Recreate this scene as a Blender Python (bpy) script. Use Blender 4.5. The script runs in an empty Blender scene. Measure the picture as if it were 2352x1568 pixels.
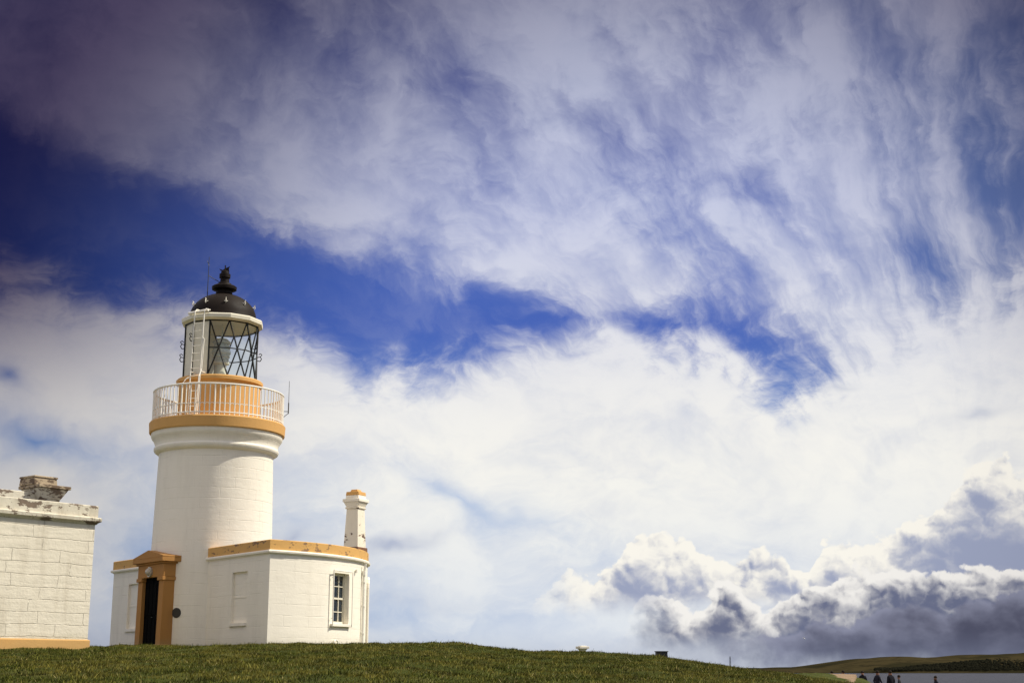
import bpy, bmesh, math, random
import numpy as np
from mathutils import Vector, Matrix
random.seed(7); rng=np.random.default_rng(7)
sc=bpy.context.scene
sc.view_settings.view_transform='Standard'; sc.view_settings.look='None'; sc.view_settings.exposure=0
EYE=1.7; PITCH=math.radians(13.03)
def lin(c): return tuple(((v/255)/12.92 if v/255<=.04045 else ((v/255+.055)/1.055)**2.4) for v in c)
# ---------------- camera
cd=bpy.data.cameras.new("camera"); cam=bpy.data.objects.new("camera",cd); sc.collection.objects.link(cam)
cam.location=(0,0,EYE); cam.rotation_euler=(math.radians(90)+PITCH,0,0)
cd.lens=50; cd.sensor_width=36; cd.clip_start=.1; cd.clip_end=40000; sc.camera=cam

# ---------------- node expression helper
class S:
    def __init__(s,nt,k): s.nt=nt; s.k=k
    def __add__(a,b): return mth(a.nt,'ADD',a,b)
    def __radd__(a,b): return mth(a.nt,'ADD',b,a)
    def __sub__(a,b): return mth(a.nt,'SUBTRACT',a,b)
    def __rsub__(a,b): return mth(a.nt,'SUBTRACT',b,a)
    def __mul__(a,b): return mth(a.nt,'MULTIPLY',a,b)
    def __rmul__(a,b): return mth(a.nt,'MULTIPLY',b,a)
    def __truediv__(a,b): return mth(a.nt,'DIVIDE',a,b)
def put(nt,inp,v):
    if isinstance(v,S): nt.links.new(v.k,inp)
    else: inp.default_value=v
def mth(nt,op,a,b=None,clamp=False):
    n=nt.nodes.new('ShaderNodeMath'); n.operation=op; n.use_clamp=clamp
    put(nt,n.inputs[0],a)
    if b is not None: put(nt,n.inputs[1],b)
    return S(nt,n.outputs[0])
def sstep(x,a,b):
    n=x.nt.nodes.new('ShaderNodeMapRange'); n.interpolation_type='SMOOTHSTEP'
    put(x.nt,n.inputs[0],x); n.inputs[1].default_value=a; n.inputs[2].default_value=b
    return S(x.nt,n.outputs[0])
def comb(nt,x,y,z):
    n=nt.nodes.new('ShaderNodeCombineXYZ')
    put(nt,n.inputs[0],x);put(nt,n.inputs[1],y);put(nt,n.inputs[2],z); return S(nt,n.outputs[0])
def noise(nt,vec,scale,detail=6,rough=.55,dist=0.,col=False,dim='3D'):
    n=nt.nodes.new('ShaderNodeTexNoise'); n.noise_dimensions=dim
    if vec is not None: nt.links.new(vec.k,n.inputs['Vector'])
    n.inputs['Scale'].default_value=scale;n.inputs['Detail'].default_value=detail
    n.inputs['Roughness'].default_value=rough;n.inputs['Distortion'].default_value=dist
    return S(nt,n.outputs['Color' if col else 'Fac'])
def voro(nt,vec,scale,detail=2,rough=.5):
    n=nt.nodes.new('ShaderNodeTexVoronoi'); n.voronoi_dimensions='2D'; n.feature='F1'; nt.links.new(vec.k,n.inputs['Vector'])
    n.inputs['Scale'].default_value=scale; n.inputs['Detail'].default_value=detail; n.inputs['Roughness'].default_value=rough
    return S(nt,n.outputs['Distance'])
def mixc(nt,f,a,b,mode='MIX'):
    n=nt.nodes.new('ShaderNodeMix'); n.data_type='RGBA'; n.blend_type=mode; n.clamp_factor=True
    put(nt,n.inputs[0],f)
    for i,v in ((6,a),(7,b)):
        if isinstance(v,S): nt.links.new(v.k,n.inputs[i])
        else: n.inputs[i].default_value=tuple(v)[:3]+(1,)
    return S(nt,n.outputs[2])
def bearing(px,py):
    x=(px-1176)/3267; u=(784-py)/3267
    Y=math.cos(PITCH)-u*math.sin(PITCH); Z=math.sin(PITCH)+u*math.cos(PITCH)
    return math.degrees(math.atan2(x,Y)), math.degrees(math.atan2(Z,math.hypot(x,Y)))
def fcurve(x,pts):
    nt=x.nt; n=nt.nodes.new('ShaderNodeFloatCurve'); c=n.mapping.curves[0]
    P=sorted(((bearing(*p)[0]+30)/60, bearing(*p)[1]/30) for p in pts)
    c.points[0].location=P[0]; c.points[1].location=P[-1]
    for p in P[1:-1]: c.points.new(*p)
    for p in c.points: p.handle_type='AUTO_CLAMPED'
    n.mapping.use_clip=False
    n.mapping.update()
    xx=mth(nt,'MULTIPLY',mth(nt,'ADD',x,30.),1/60,clamp=True)
    nt.links.new(xx.k,n.inputs['Value'])
    return S(nt,n.outputs[0])*30.

# ---------------- world
SUN_EL=50; SUN_AZ=84.7; STR=.1
w=bpy.data.worlds.new("World"); sc.world=w; w.use_nodes=True; nt=w.node_tree; nt.nodes.clear()
w.cycles.sampling_method='MANUAL'; w.cycles.sample_map_resolution=256
tc=nt.nodes.new('ShaderNodeTexCoord'); sep=nt.nodes.new('ShaderNodeSeparateXYZ'); nt.links.new(tc.outputs['Generated'],sep.inputs[0])
X,Y,Z=[S(nt,sep.outputs[i]) for i in range(3)]
DEG=180/math.pi
az=mth(nt,'ARCTAN2',X,Y)*DEG
el=mth(nt,'ARCSINE',Z)*DEG
def N2(a,e,scale,detail,rough): return noise(nt,comb(nt,a,e,0.),scale,detail,rough,dim='2D')
w1=N2(az*.13,el*.17,1.,4,.55)-.5; w2=N2(az*.13+31.,el*.17+7.,1.,4,.55)-.5
waz=az+w1*5.; wel=el+w2*3.2
fine=N2(waz*.5,wel*.8+2.,1.,6,.62)
Ca,Ce=bearing(2330,1380)
dx=az+w1*2.2-Ca; dy=el+w2*1.8-Ce
r=mth(nt,'SQRT',dx*dx+dy*dy+1.)
th=mth(nt,'ARCTAN2',dx,dy)
streak=N2(th*3.1,r*.08,1.3,7,.58)
streak2=N2(th*8.+(fine-.5)*.40,r*.14+5.+(fine-.5)*.15,1.2,7,.60)
fb=N2(waz*.13,wel*.2+9.,1.,7,.60)
wvec=comb(nt,waz,wel,0.)
def gauss(px,py,rx,ry,rot,amp):
    a,e=bearing(px,py)
    mp=nt.nodes.new('ShaderNodeMapping'); mp.vector_type='TEXTURE'; nt.links.new(wvec.k,mp.inputs['Vector'])
    mp.inputs['Location'].default_value=(a,e,0); mp.inputs['Rotation'].default_value=(0,0,math.radians(rot)); mp.inputs['Scale'].default_value=(2*rx/58,2*ry/58,1)
    g=nt.nodes.new('ShaderNodeTexGradient'); g.gradient_type='QUADRATIC_SPHERE'; nt.links.new(mp.outputs[0],g.inputs[0])
    return S(nt,g.outputs['Fac'])*(amp*1.25)
def gsum(L):
    t=None
    for g in L:
        v=gauss(*g); t=v if t is None else t+v
    return t
holesU=gsum([(880,110,260,110,-25,.36),(600,20,200,60,-20,.2),(1420,330,160,80,-10,.42),(1680,430,150,60,-25,.40),(1150,440,170,60,-25,.2),
 (2230,170,220,260,20,.42),(2140,565,210,80,0,.5),(2320,420,150,110,0,.3)])
holesL=gsum([(0,860,70,50,0,.6),(70,1000,200,55,-10,.75),(1050,1150,280,50,-22,.5),(700,1150,200,110,0,.3),(950,1400,450,140,0,.38),(350,1300,330,220,0,.45)])
A=fcurve(az,[(-300,180),(0,300),(150,375),(400,475),(700,595),(950,668),(1150,712),(1300,745),(1400,775),(1480,755),(1600,745),(1720,775),(1800,805),(1880,860),(1940,930),(2100,1000),(2500,1000)])
B=fcurve(az,[(-300,590),(0,620),(200,650),(380,690),(600,735),(750,780),(860,850),(980,840),(1100,805),(1250,755),(1350,725),(1450,735),(1500,775),(1650,790),(1720,835),(1790,885),(1880,850),(1950,790),(2100,700),(2500,600)])
cU=sstep((el-A)+(fine-.5)*1.3+(streak2-.5)*1.5+w2*.8,-.35,1.8)
cL=sstep((B-el)+w2*1.0+(fine-.5)*2.6+(fb-.5)*2.0+(streak2-.5)*1.3,-1.0,2.3)
dU=(streak-.5)*1.25+(fb-.5)*.8+(streak2-.5)*.85+(fine-.5)*.18+.71-holesU
dL=(fb-.5)*.7+(streak2-.5)*.25+1.02-holesL
dens=mth(nt,'MAXIMUM',dU*cU,dL*cL)+sstep(streak2*.75+fine*.25,.42,.70)*(sstep(az,-8,8)*.14+.13)
dens=sstep(dens,-.12,1.12)
rc=bearing(1480,950)
rr=mth(nt,'SQRT',(az-rc[0])*(az-rc[0])+(el-rc[1])*(el-rc[1])*1.35)
vig=sstep(rr,9,29.)*(1.-sstep(rr,31,42))*(.45+.55*sstep(el,8.,15.))
sky=nt.nodes.new('ShaderNodeTexSky'); sky.sky_type='NISHITA'; sky.sun_disc=False
sky.sun_elevation=math.radians(SUN_EL); sky.sun_rotation=math.radians(SUN_AZ)
nish=S(nt,sky.outputs[0])
def c10(c,k=1.): return tuple(v*k/STR for v in lin(c))
tint=mixc(nt,1.,nish,(.45,.5,.75),'MULTIPLY')
blue=mixc(nt,sstep(el,6,14),c10((112,160,220)),c10((58,93,184)))
blue=mixc(nt,sstep(el,15,23),blue,c10((86,98,166)))
blue=mixc(nt,sstep(az,8,20)*.85,blue,c10((98,120,174)))
blue=mixc(nt,.87,tint,blue)
cc=mixc(nt,sstep(el,7,20),c10((247,245,238)),c10((198,203,228)))
cc=mixc(nt,sstep(el,9,0)*.6,cc,c10((210,221,236)))
lumn=sstep(fb*.6+fine*.4,.3,.62)
cc=mixc(nt,(1.-lumn)*.26,cc,c10((170,182,212)))
cc=mixc(nt,sstep(el,28,50),cc,tuple(v/STR for v in (.98,.88,.71)))  # unseen overhead cloud made brighter and warmer, added as fill for the walls
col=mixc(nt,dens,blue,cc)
sm=gsum([(930,1245,130,30,6,.7),(1950,910,70,18,5,.4),(2270,940,90,30,15,.45),(700,1225,80,22,0,.5),(1000,1375,330,34,0,.28)])
col=mixc(nt,sstep(sm*(fine*1.4+.3),.05,.9)*.7,col,c10((156,168,198)))
cw=(N2(az*.9,el*.9+3.,1.,5,.58)-.5); cw2=(N2(az*.9+17.,el*.9+13.,1.,5,.58)-.5)
big=N2(az*.32,el*.6+21.,1.,4,.5)
def cumulus(col,T,base,bw,sx,sy,amp,light,dark,dscale,relief,sc_=.62,start=0):
    def puff(a,e):
        v1=voro(nt,comb(nt,a+cw*.9+sx,e*1.1+cw2*.9+sy,0.),sc_,3.2,.50)
        return 1.-v1
    p0=puff(az,el); p1=puff(az+.17,el+.21)
    edge=fcurve(az,T)+(p0-.45)*amp+cw*.5
    d=edge-el
    m=sstep(d,0.,.20)*sstep(el+cw*.8,base-bw,base+bw)
    if start: m=m*sstep(az+cw*2.,bearing(start,1400)[0]-1.,bearing(start,1400)[0]+2.2)
    rel=(p0-p1)*relief
    near=mth(nt,'EXPONENT',mth(nt,'MAXIMUM',d,0.)*(-1/dscale))
    fade=.22+near*.85
    sh=sstep(near*1.0+rel*fade+(big-.5)*1.2+cw*.2,.05,.95)
    c=mixc(nt,sh,c10(dark),c10(light))
    return mixc(nt,m,col,c)
col=cumulus(col,[(-300,1600),(900,1500),(1060,1420),(1200,1370),(1310,1305),(1400,1285),(1460,1215),(1560,1225),(1620,1255),(1700,1265),(1790,1255),(1830,1300),(1900,1225),(2000,1200),(2100,1165),(2180,1135),(2235,1050),(2300,1045),(2352,1060),(2500,1000)],
  bearing(1200,1390)[1],.5,1.7,3.1,.95,(250,246,236),(156,164,190),1.7,1.25,.60,1230)
col=cumulus(col,[(-300,1600),(1300,1560),(1440,1410),(1500,1350),(1560,1370),(1620,1360),(1660,1315),(1720,1360),(1800,1350),(1850,1335),(1950,1300),(2080,1290),(2150,1310),(2250,1285),(2352,1285),(2500,1250)],
  bearing(1200,1490)[1],.9,4.4,8.2,.9,(244,241,236),(106,112,138),1.1,1.45,.60,1450)
col=cumulus(col,[(-300,1620),(1500,1600),(1620,1490),(1700,1440),(1800,1440),(1880,1405),(1960,1415),(2060,1378),(2150,1388),(2250,1360),(2352,1350),(2500,1330)],
  bearing(1200,1530)[1],.7,9.4,2.2,.65,(140,143,164),(78,80,100),.9,.8,.42,1680)
col=mixc(nt,sstep(el,1.8,0.)*.40,col,c10((142,150,176)))
vt=mixc(nt,vig,(1,1,1),(.12,.09,.14))
col=mixc(nt,1.,col,vt,'MULTIPLY')
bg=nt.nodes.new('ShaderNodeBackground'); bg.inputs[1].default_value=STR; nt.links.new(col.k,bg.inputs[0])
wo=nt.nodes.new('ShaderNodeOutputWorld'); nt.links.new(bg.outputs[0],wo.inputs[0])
# ---------------- sun
sl=bpy.data.lights.new("sun","SUN"); sl.energy=4.9; sl.angle=math.radians(.5); sl.color=(1,.935,.81)
so=bpy.data.objects.new("sun",sl); sc.collection.objects.link(so)
ce=math.cos(math.radians(SUN_EL)); sd=Vector((ce*math.sin(math.radians(SUN_AZ)),ce*math.cos(math.radians(SUN_AZ)),math.sin(math.radians(SUN_EL))))
so.rotation_euler=sd.to_track_quat('Z','Y').to_euler(); so.location=(30,0,40)

# ---------------- materials
def newmat(name):
    m=bpy.data.materials.new(name); m.use_nodes=True; nt=m.node_tree
    return m,nt,nt.nodes['Principled BSDF']
def bump(nt,h,strength,dist,prev=None):
    b=nt.nodes.new('ShaderNodeBump'); b.inputs['Strength'].default_value=strength; b.inputs['Distance'].default_value=dist
    put(nt,b.inputs['Height'],h)
    if prev is not None: nt.links.new(prev.outputs[0],b.inputs['Normal'])
    return b
def paint(name,color,rough=.75,brick=None,bstr=.6,peel=None,peelcol=(.16,.12,.09),dirt=.15,dirtcol=(.34,.28,.19),grain=.5,warp=.07,vlo=.36,vhi=.62,jc=.12,rip=.7):
    m,nt,p=newmat(name)
    t=nt.nodes.new('ShaderNodeTexCoord'); ob=S(nt,t.outputs['Object']); uv=S(nt,t.outputs['UV'])
    s=nt.nodes.new('ShaderNodeSeparateXYZ'); nt.links.new(ob.k,s.inputs[0])
    x,y,z=[S(nt,s.outputs[i]) for i in range(3)]
    strk=noise(nt,comb(nt,x*2.2,y*2.2,z*.35),1.5,6,.65)
    blot=noise(nt,ob,.9,6,.6)
    f=sstep(strk*.6+blot*.4,.45,.75)*dirt
    col=mixc(nt,f,color,dirtcol)
    lowd=sstep(z+(blot-.5)*.7,.45,0.)*dirt*1.2
    col=mixc(nt,lowd,col,(.26,.25,.14))
    h=noise(nt,ob,14.,4,.6)*.35+noise(nt,ob,3.,3,.6)*.65
    b=bump(nt,h,grain,.02)
    if brick:
        wv=nt.nodes.new('ShaderNodeVectorMath'); wv.operation='MULTIPLY_ADD'
        nn=noise(nt,ob,1.1,4,.6,col=True); nt.links.new(nn.k,wv.inputs[0]); wv.inputs[1].default_value=(warp*2,warp,0); nt.links.new(uv.k,wv.inputs[2])
        bt=nt.nodes.new('ShaderNodeTexBrick'); nt.links.new(wv.outputs[0],bt.inputs['Vector'])
        bt.inputs['Scale'].default_value=1; bt.inputs['Brick Width'].default_value=brick[0]; bt.inputs['Row Height'].default_value=brick[1]
        bt.inputs['Mortar Size'].default_value=brick[2]; bt.inputs['Mortar Smooth'].default_value=.6
        bt.offset=.37; bt.squash=1.35; bt.squash_frequency=3
        bt.inputs['Color1'].default_value=(1,1,1,1); bt.inputs['Color2'].default_value=(.72,.72,.72,1)
        bf=S(nt,bt.outputs['Fac']); vis=sstep(noise(nt,ob,1.3,5,.65),vlo,vhi)
        b=bump(nt,(1.-bf*vis),bstr,.03,b)
        sx_=nt.nodes.new('ShaderNodeSeparateXYZ'); nt.links.new(wv.outputs[0],sx_.inputs[0])
        hz_=noise(nt,comb(nt,S(nt,sx_.outputs[0])*.5,S(nt,sx_.outputs[1])*4.,0.),1.6,4,.5)
        b=bump(nt,hz_,bstr*rip,.03,b)
        col=mixc(nt,bf*vis*jc,col,(.46,.40,.30))
    if peel:
        pn=noise(nt,comb(nt,x*1.2,y*1.2,z*2.6),1.7,9,.68)
        pm=sstep(pn,peel,peel+.025)
        col=mixc(nt,pm,col,mixc(nt,noise(nt,ob,9.,4,.6),peelcol,tuple(v*2.2 for v in peelcol)))
        b=bump(nt,1.-pm,.5,.015,b)
    nt.links.new(col.k,p.inputs['Base Color']); p.inputs['Roughness'].default_value=rough
    p.inputs['Specular IOR Level'].default_value=.3
    nt.links.new(b.outputs[0],p.inputs['Normal'])
    return m
WHITE=(.90,.84,.715)
M_tower=paint("white_masonry_paint",WHITE,brick=(1.05,.36,.012),bstr=.5,dirt=.14,vlo=.40,vhi=.62,jc=.08,rip=.4)
M_annex=paint("white_wall_paint",WHITE,brick=(1.0,.34,.011),bstr=.42,dirt=.18,jc=.07,vlo=.40,vhi=.62,rip=.4)
M_plain=paint("white_trim_paint",WHITE,dirt=.2)
M_rough=paint("thick_weathered_paint",(.75,.69,.56),brick=(1.5,.345,.014),bstr=.8,dirt=.45,grain=1.2,warp=.14,vlo=.36,vhi=.54,jc=.22,rip=.5)
M_peel=paint("peeling_white_paint",(.66,.61,.49),peel=.535,dirt=.7,peelcol=(.12,.09,.065),grain=.9)
M_och=paint("ochre_paint",(.66,.37,.12),dirt=.2,dirtcol=(.4,.22,.09))
M_ochshade=paint("shaded_brown_ochre",(.42,.205,.055),dirt=.3,dirtcol=(.22,.11,.045))  # ochre darkened to brown, shade of the door surround's front put into the colour
M_ochp=paint("peeling_ochre_paint",(.66,.38,.12),peel=.55,dirt=.3,dirtcol=(.4,.25,.12),peelcol=(.17,.10,.055))
M_chim=paint("peeling_chimney_paint",(.85,.78,.64),peel=.60,dirt=.25,peelcol=(.10,.06,.04))
def simple(name,col,rough=.5,metal=0,spec=.5,nsc=6.,var=.25):
    m,nt,p=newmat(name); t=nt.nodes.new('ShaderNodeTexCoord'); ob=S(nt,t.outputs['Object'])
    n=noise(nt,ob,nsc,5,.6)
    nt.links.new(mixc(nt,n,tuple(v*(1-var) for v in col),tuple(min(1,v*(1+var)) for v in col)).k,p.inputs['Base Color'])
    r_=n*.25+(rough-.12); nt.links.new(r_.k,p.inputs['Roughness']); p.inputs['Metallic'].default_value=metal
    p.inputs['Specular IOR Level'].default_value=spec
    return m
M_black=simple("black_dome_paint",(.010,.0055,.0035),.6,var=.5,spec=.15)
M_blackbar=simple("black_glazing_bar_paint",(.010,.010,.010),.5,spec=.3)
M_rail=simple("white_metal_paint",(.86,.82,.72),.5,var=.08)
M_cream=simple("cream_panel_paint",(.78,.73,.58),.6,var=.1)
M_door=simple("dark_door_paint",(.003,.0025,.002),.8,spec=.04)
M_dark=simple("dark_metal",(.02,.02,.02),.5)
M_grey=simple("grey_metal",(.10,.10,.10),.5)
M_lamp=simple("frosted_lamp_glass",(.5,.45,.36),.2)
M_lens=simple("lens_glass",(.68,.72,.66),.1,var=.3)
M_pane=simple("dark_window_glass",(.02,.03,.04),.12,var=.2)
def glass():
    m=bpy.data.materials.new("clear_lantern_glass"); m.use_nodes=True; nt=m.node_tree; nt.nodes.clear()
    o=nt.nodes.new('ShaderNodeOutputMaterial'); mx=nt.nodes.new('ShaderNodeMixShader'); tr=nt.nodes.new('ShaderNodeBsdfTransparent'); gl=nt.nodes.new('ShaderNodeBsdfGlossy')
    tr.inputs[0].default_value=(.94,.985,.99,1); gl.inputs['Roughness'].default_value=.03
    mx.inputs[0].default_value=.05
    nt.links.new(tr.outputs[0],mx.inputs[1]); nt.links.new(gl.outputs[0],mx.inputs[2]); nt.links.new(mx.outputs[0],o.inputs[0])
    return m
M_glass=glass()

# ---------------- mesh builder
class MB:
    def __init__(s): s.v=[];s.f=[];s.uv=[]
    def face(s,pts,uv=None):
        b=len(s.v); s.v+= [tuple(p) for p in pts]; s.f.append(tuple(range(b,b+len(pts)))); s.uv.append(uv)
    def hexa(s,lo,hi,cx=0,cy=0,z0=0,z1=1,rot=0):
        c=math.cos(rot);n=math.sin(rot)
        def q(h,z): return [(cx+x*h[0]*c-y*h[1]*n, cy+x*h[0]*n+y*h[1]*c, z) for x,y in((-1,-1),(1,-1),(1,1),(-1,1))]
        a=q(lo,z0);b=q(hi,z1)
        s.face(a[::-1]);s.face(b)
        for i in range(4):
            j=(i+1)%4; s.face([a[i],a[j],b[j],b[i]])
    def box(s,x0,x1,y0,y1,z0,z1):
        s.hexa(((x1-x0)/2,(y1-y0)/2),((x1-x0)/2,(y1-y0)/2),(x0+x1)/2,(y0+y1)/2,z0,z1)
    def tube(s,p0,p1,r,n=6,r1=None):
        p0=Vector(p0);p1=Vector(p1);d=(p1-p0).normalized(); a=d.orthogonal().normalized(); b=d.cross(a); r1=r if r1 is None else r1
        A=[p0+(a*math.cos(t)+b*math.sin(t))*r for t in [2*math.pi*i/n for i in range(n)]]
        B_=[p1+(a*math.cos(t)+b*math.sin(t))*r1 for t in [2*math.pi*i/n for i in range(n)]]
        base=len(s.v); s.v+=[tuple(p) for p in A+B_]
        for i in range(n): s.f.append((base+i,base+(i+1)%n,base+n+(i+1)%n,base+n+i)); s.uv.append(None)
        s.f.append(tuple(base+i for i in range(n))[::-1]);s.uv.append(None)
        s.f.append(tuple(base+n+i for i in range(n)));s.uv.append(None)
    def poly(s,pts,r,n=6):
        for a,b in zip(pts[:-1],pts[1:]): s.tube(a,b,r,n)
    def ring(s,R,z,r,seg=64,n=6,a0=0,a1=2*math.pi):
        pts=[(R*math.cos(a0+(a1-a0)*i/seg),R*math.sin(a0+(a1-a0)*i/seg),z) for i in range(seg+1)]
        s.poly(pts,r,n)
    def lathe(s,prof,seg=96,cx=0,cy=0,a0=0.):
        base=len(s.v)
        for (r,z) in prof:
            for i in range(seg):
                t=a0+2*math.pi*i/seg; s.v.append((cx+r*math.cos(t),cy+r*math.sin(t),z))
        for k in range(len(prof)-1):
            R=max(prof[k][0],prof[k+1][0])
            for i in range(seg):
                j=(i+1)%seg
                s.f.append((base+k*seg+i,base+k*seg+j,base+(k+1)*seg+j,base+(k+1)*seg+i))
                u0=2*math.pi*i/seg*R;u1=2*math.pi*(i+1)/seg*R
                s.uv.append([(u0,prof[k][1]),(u1,prof[k][1]),(u1,prof[k+1][1]),(u0,prof[k+1][1])])
    def sweep(s,path,prof):
        n=len(path); P=[Vector(p) for p in path]; offs=[]
        for i in range(n):
            d0=(P[i]-P[i-1]).normalized();d1=(P[(i+1)%n]-P[i]).normalized()
            n0=Vector((d0.y,-d0.x));n1=Vector((d1.y,-d1.x)); m=(n0+n1); m=m/m.length; offs.append(m/max(.3,m.dot(n0)))
        L=[0]
        for i in range(n): L.append(L[-1]+(P[(i+1)%n]-P[i]).length)
        base=len(s.v)
        for o,z in prof:
            for i in range(n): q=P[i]+offs[i]*o; s.v.append((q.x,q.y,z))
        for k in range(len(prof)-1):
            for i in range(n):
                j=(i+1)%n
                s.f.append((base+k*n+i,base+k*n+j,base+(k+1)*n+j,base+(k+1)*n+i))
                va=prof[k][1]+prof[k][0];vb=prof[k+1][1]+prof[k+1][0]
                s.uv.append([(L[i],va),(L[i+1],va),(L[i+1],vb),(L[i],vb)])
    def wall(s,path,zs,openings):
        n=len(path);P=[Vector(p) for p in path];L=[0]
        for i in range(n): L.append(L[-1]+(P[(i+1)%n]-P[i]).length)
        for i in range(n):
            j=(i+1)%n
            ops=[o for o in openings if o[0]==i]
            lv=sorted(set(zs+[o[1] for o in ops]+[o[2] for o in ops]))
            for za,zb in zip(lv[:-1],lv[1:]):
                if any(o[1]<=za+1e-6 and zb<=o[2]+1e-6 for o in ops): continue
                s.face([(P[i].x,P[i].y,za),(P[j].x,P[j].y,za),(P[j].x,P[j].y,zb),(P[i].x,P[i].y,zb)],[(L[i],za),(L[i+1],za),(L[i+1],zb),(L[i],zb)])
            for o in ops:
                d=(P[j]-P[i]).normalized(); inn=Vector((-d.y,d.x))*o[3]; a,b=P[i],P[j];a2=a+inn;b2=b+inn;z0,z1=o[1],o[2]
                s.face([(a.x,a.y,z0),(a.x,a.y,z1),(a2.x,a2.y,z1),(a2.x,a2.y,z0)])
                s.face([(b.x,b.y,z0),(b2.x,b2.y,z0),(b2.x,b2.y,z1),(b.x,b.y,z1)])
                s.face([(a.x,a.y,z0),(a2.x,a2.y,z0),(b2.x,b2.y,z0),(b.x,b.y,z0)])
                s.face([(a.x,a.y,z1),(b.x,b.y,z1),(b2.x,b2.y,z1),(a2.x,a2.y,z1)])
                if o[4]: s.face([(a2.x,a2.y,z0),(b2.x,b2.y,z0),(b2.x,b2.y,z1),(a2.x,a2.y,z1)],[(L[i],z0),(L[i+1],z0),(L[i+1],z1),(L[i],z1)])
    def make(s,name,mat,parent=None,angle=38,bev=0,loc=None,rot=None):
        me=bpy.data.meshes.new(name); me.from_pydata(s.v,[],s.f)
        uvl=me.uv_layers.new(name="UVMap")
        for p in me.polygons:
            u=s.uv[p.index]
            if u is None:
                nrm=p.normal
                for li in p.loop_indices:
                    v=me.vertices[me.loops[li].vertex_index].co
                    if abs(nrm.z)>.8: q=(v.x,v.y)
                    else:
                        t=Vector((-nrm.y,nrm.x,0)).normalized(); q=(v.dot(t),v.z)
                    uvl.data[li].uv=q
            else:
                for li,q in zip(p.loop_indices,u): uvl.data[li].uv=q
        bm=bmesh.new();bm.from_mesh(me);bmesh.ops.remove_doubles(bm,verts=bm.verts,dist=.0004);bmesh.ops.recalc_face_normals(bm,faces=bm.faces);bm.to_mesh(me);bm.free()
        for p in me.polygons: p.use_smooth=True
        me.set_sharp_from_angle(angle=math.radians(angle))
        me.materials.append(mat); o=bpy.data.objects.new(name,me); sc.collection.objects.link(o)
        if loc: o.location=loc
        if rot: o.rotation_euler=rot
        if parent: o.parent=parent
        if bev:
            b=o.modifiers.new('bevel','BEVEL'); b.width=bev; b.segments=2; b.limit_method='ANGLE'; b.angle_limit=math.radians(50)
        return o
def empty(name,loc,rotz=0,label=None,cat=None,group=None):
    o=bpy.data.objects.new(name,None); sc.collection.objects.link(o); o.location=loc;o.rotation_euler=(0,0,rotz)
    if label:o["label"]=label
    if cat:o["category"]=cat
    if group:o["group"]=group
    return o

# ================= LIGHTHOUSE (local x along front face, y to the back)
LH=empty("lighthouse",(-10.47,50,EYE+.70),math.radians(-51.7),"white round lighthouse with ochre trim and black dome","lighthouse")
m=MB(); m.lathe([(2.09,-.6),(2.06,3.4),(1.985,6.62),(1.99,6.68),(2.07,6.71),(2.14,6.76),(2.17,6.82),(2.17,6.88),(2.13,6.93),(2.13,6.96),(2.15,7.05),(2.20,7.15),(2.26,7.23),(2.29,7.30),(2.29,7.41)],128); m.make("tower",M_tower,LH,30)
m=MB(); m.lathe([(2.2,7.405),(2.34,7.405),(2.36,7.43),(2.38,7.76),(2.35,7.80),(1.3,7.81)],128); m.make("gallery_floor",M_och,LH,30)
PHC=math.radians(-26.5)
m=MB(); R=2.27; m.ring(R,8.89,.036,96,6); m.ring(R,7.90,.026,96,6)
NB=84
for i in range(NB):
    t=2*math.pi*i/NB;c,s=math.cos(t),math.sin(t)
    m.tube((R*c,R*s,7.8),(R*c,R*s,8.88),.022 if i%7 else .030,5)
    t2=2*math.pi*(i+1)/NB
    pts=[]
    for k in range(6):
        a=math.pi*k/5; tt=t+(t2-t)*(.5-.5*math.cos(a)); pts.append((R*math.cos(tt),R*math.sin(tt),8.14+.085*math.sin(a)))
    m.poly(pts,.015,4)
m.make("railing",M_rail,LH)
m=MB(); m.lathe([(1.50,7.81),(1.50,7.9),(1.45,7.93),(1.44,9.16),(1.49,9.20),(1.53,9.22),(1.53,9.33),(1.49,9.37),(1.1,9.40)],96); m.make("lantern_base",M_och,LH,30)
LN=12; a0=math.radians(-46); RL=1.31; z0,z1=9.38,11.36
def lp(k,z,R=RL): t=a0+2*math.pi*k/LN; return (R*math.cos(t),R*math.sin(t),z)
BL=(7,8,9,10,11)
m=MB()
for k in range(LN):
    m.tube(lp(k,z0),lp(k+1,z0),.035,6); m.tube(lp(k,z1),lp(k+1,z1),.035,6)
    if k not in BL:
        m.tube(lp(k,z0),lp(k+1,z1),.027,5); m.tube(lp(k+1,z0),lp(k,z1),.027,5)
        m.tube(lp(k,(z0+z1)/2),lp(k+1,(z0+z1)/2),.022,5)
    if k in (0,7,8,9,10,11): m.tube(lp(k,z0),lp(k,z1),.032,6)
LF=m.make("lantern",M_blackbar,LH)
m=MB()
for k in range(LN):
    if k not in BL: m.face([lp(k,z0,1.30),lp(k+1,z0,1.30),lp(k+1,z1,1.30),lp(k,z1,1.30)])
m.make("glazing",M_glass,LF)
m=MB()
for k in BL:
    q=[lp(k,z0,1.29),lp(k+1,z0,1.29),lp(k+1,z1,1.29),lp(k,z1,1.29)]; q2=[lp(k,z0,1.25),lp(k+1,z0,1.25),lp(k+1,z1,1.25),lp(k,z1,1.25)]
    m.face(q);m.face(q2[::-1]); m.face([q[0],q[3],q2[3],q2[0]]); m.face([q[1],q2[1],q2[2],q[2]])
m.make("blank_panels",M_cream,LF)
m=MB(); m.lathe([(.02,11.50),(1.0,11.37),(1.36,11.37),(1.46,11.44),(1.47,11.56),(1.43,11.60),(1.25,11.60),(1.0,11.62)],LN,a0=a0); m.make("roof_gutter",M_cream,LF,20)
m=MB()
prof=[(1.20,11.60),(1.22,11.64),(1.20,11.70)]
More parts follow.
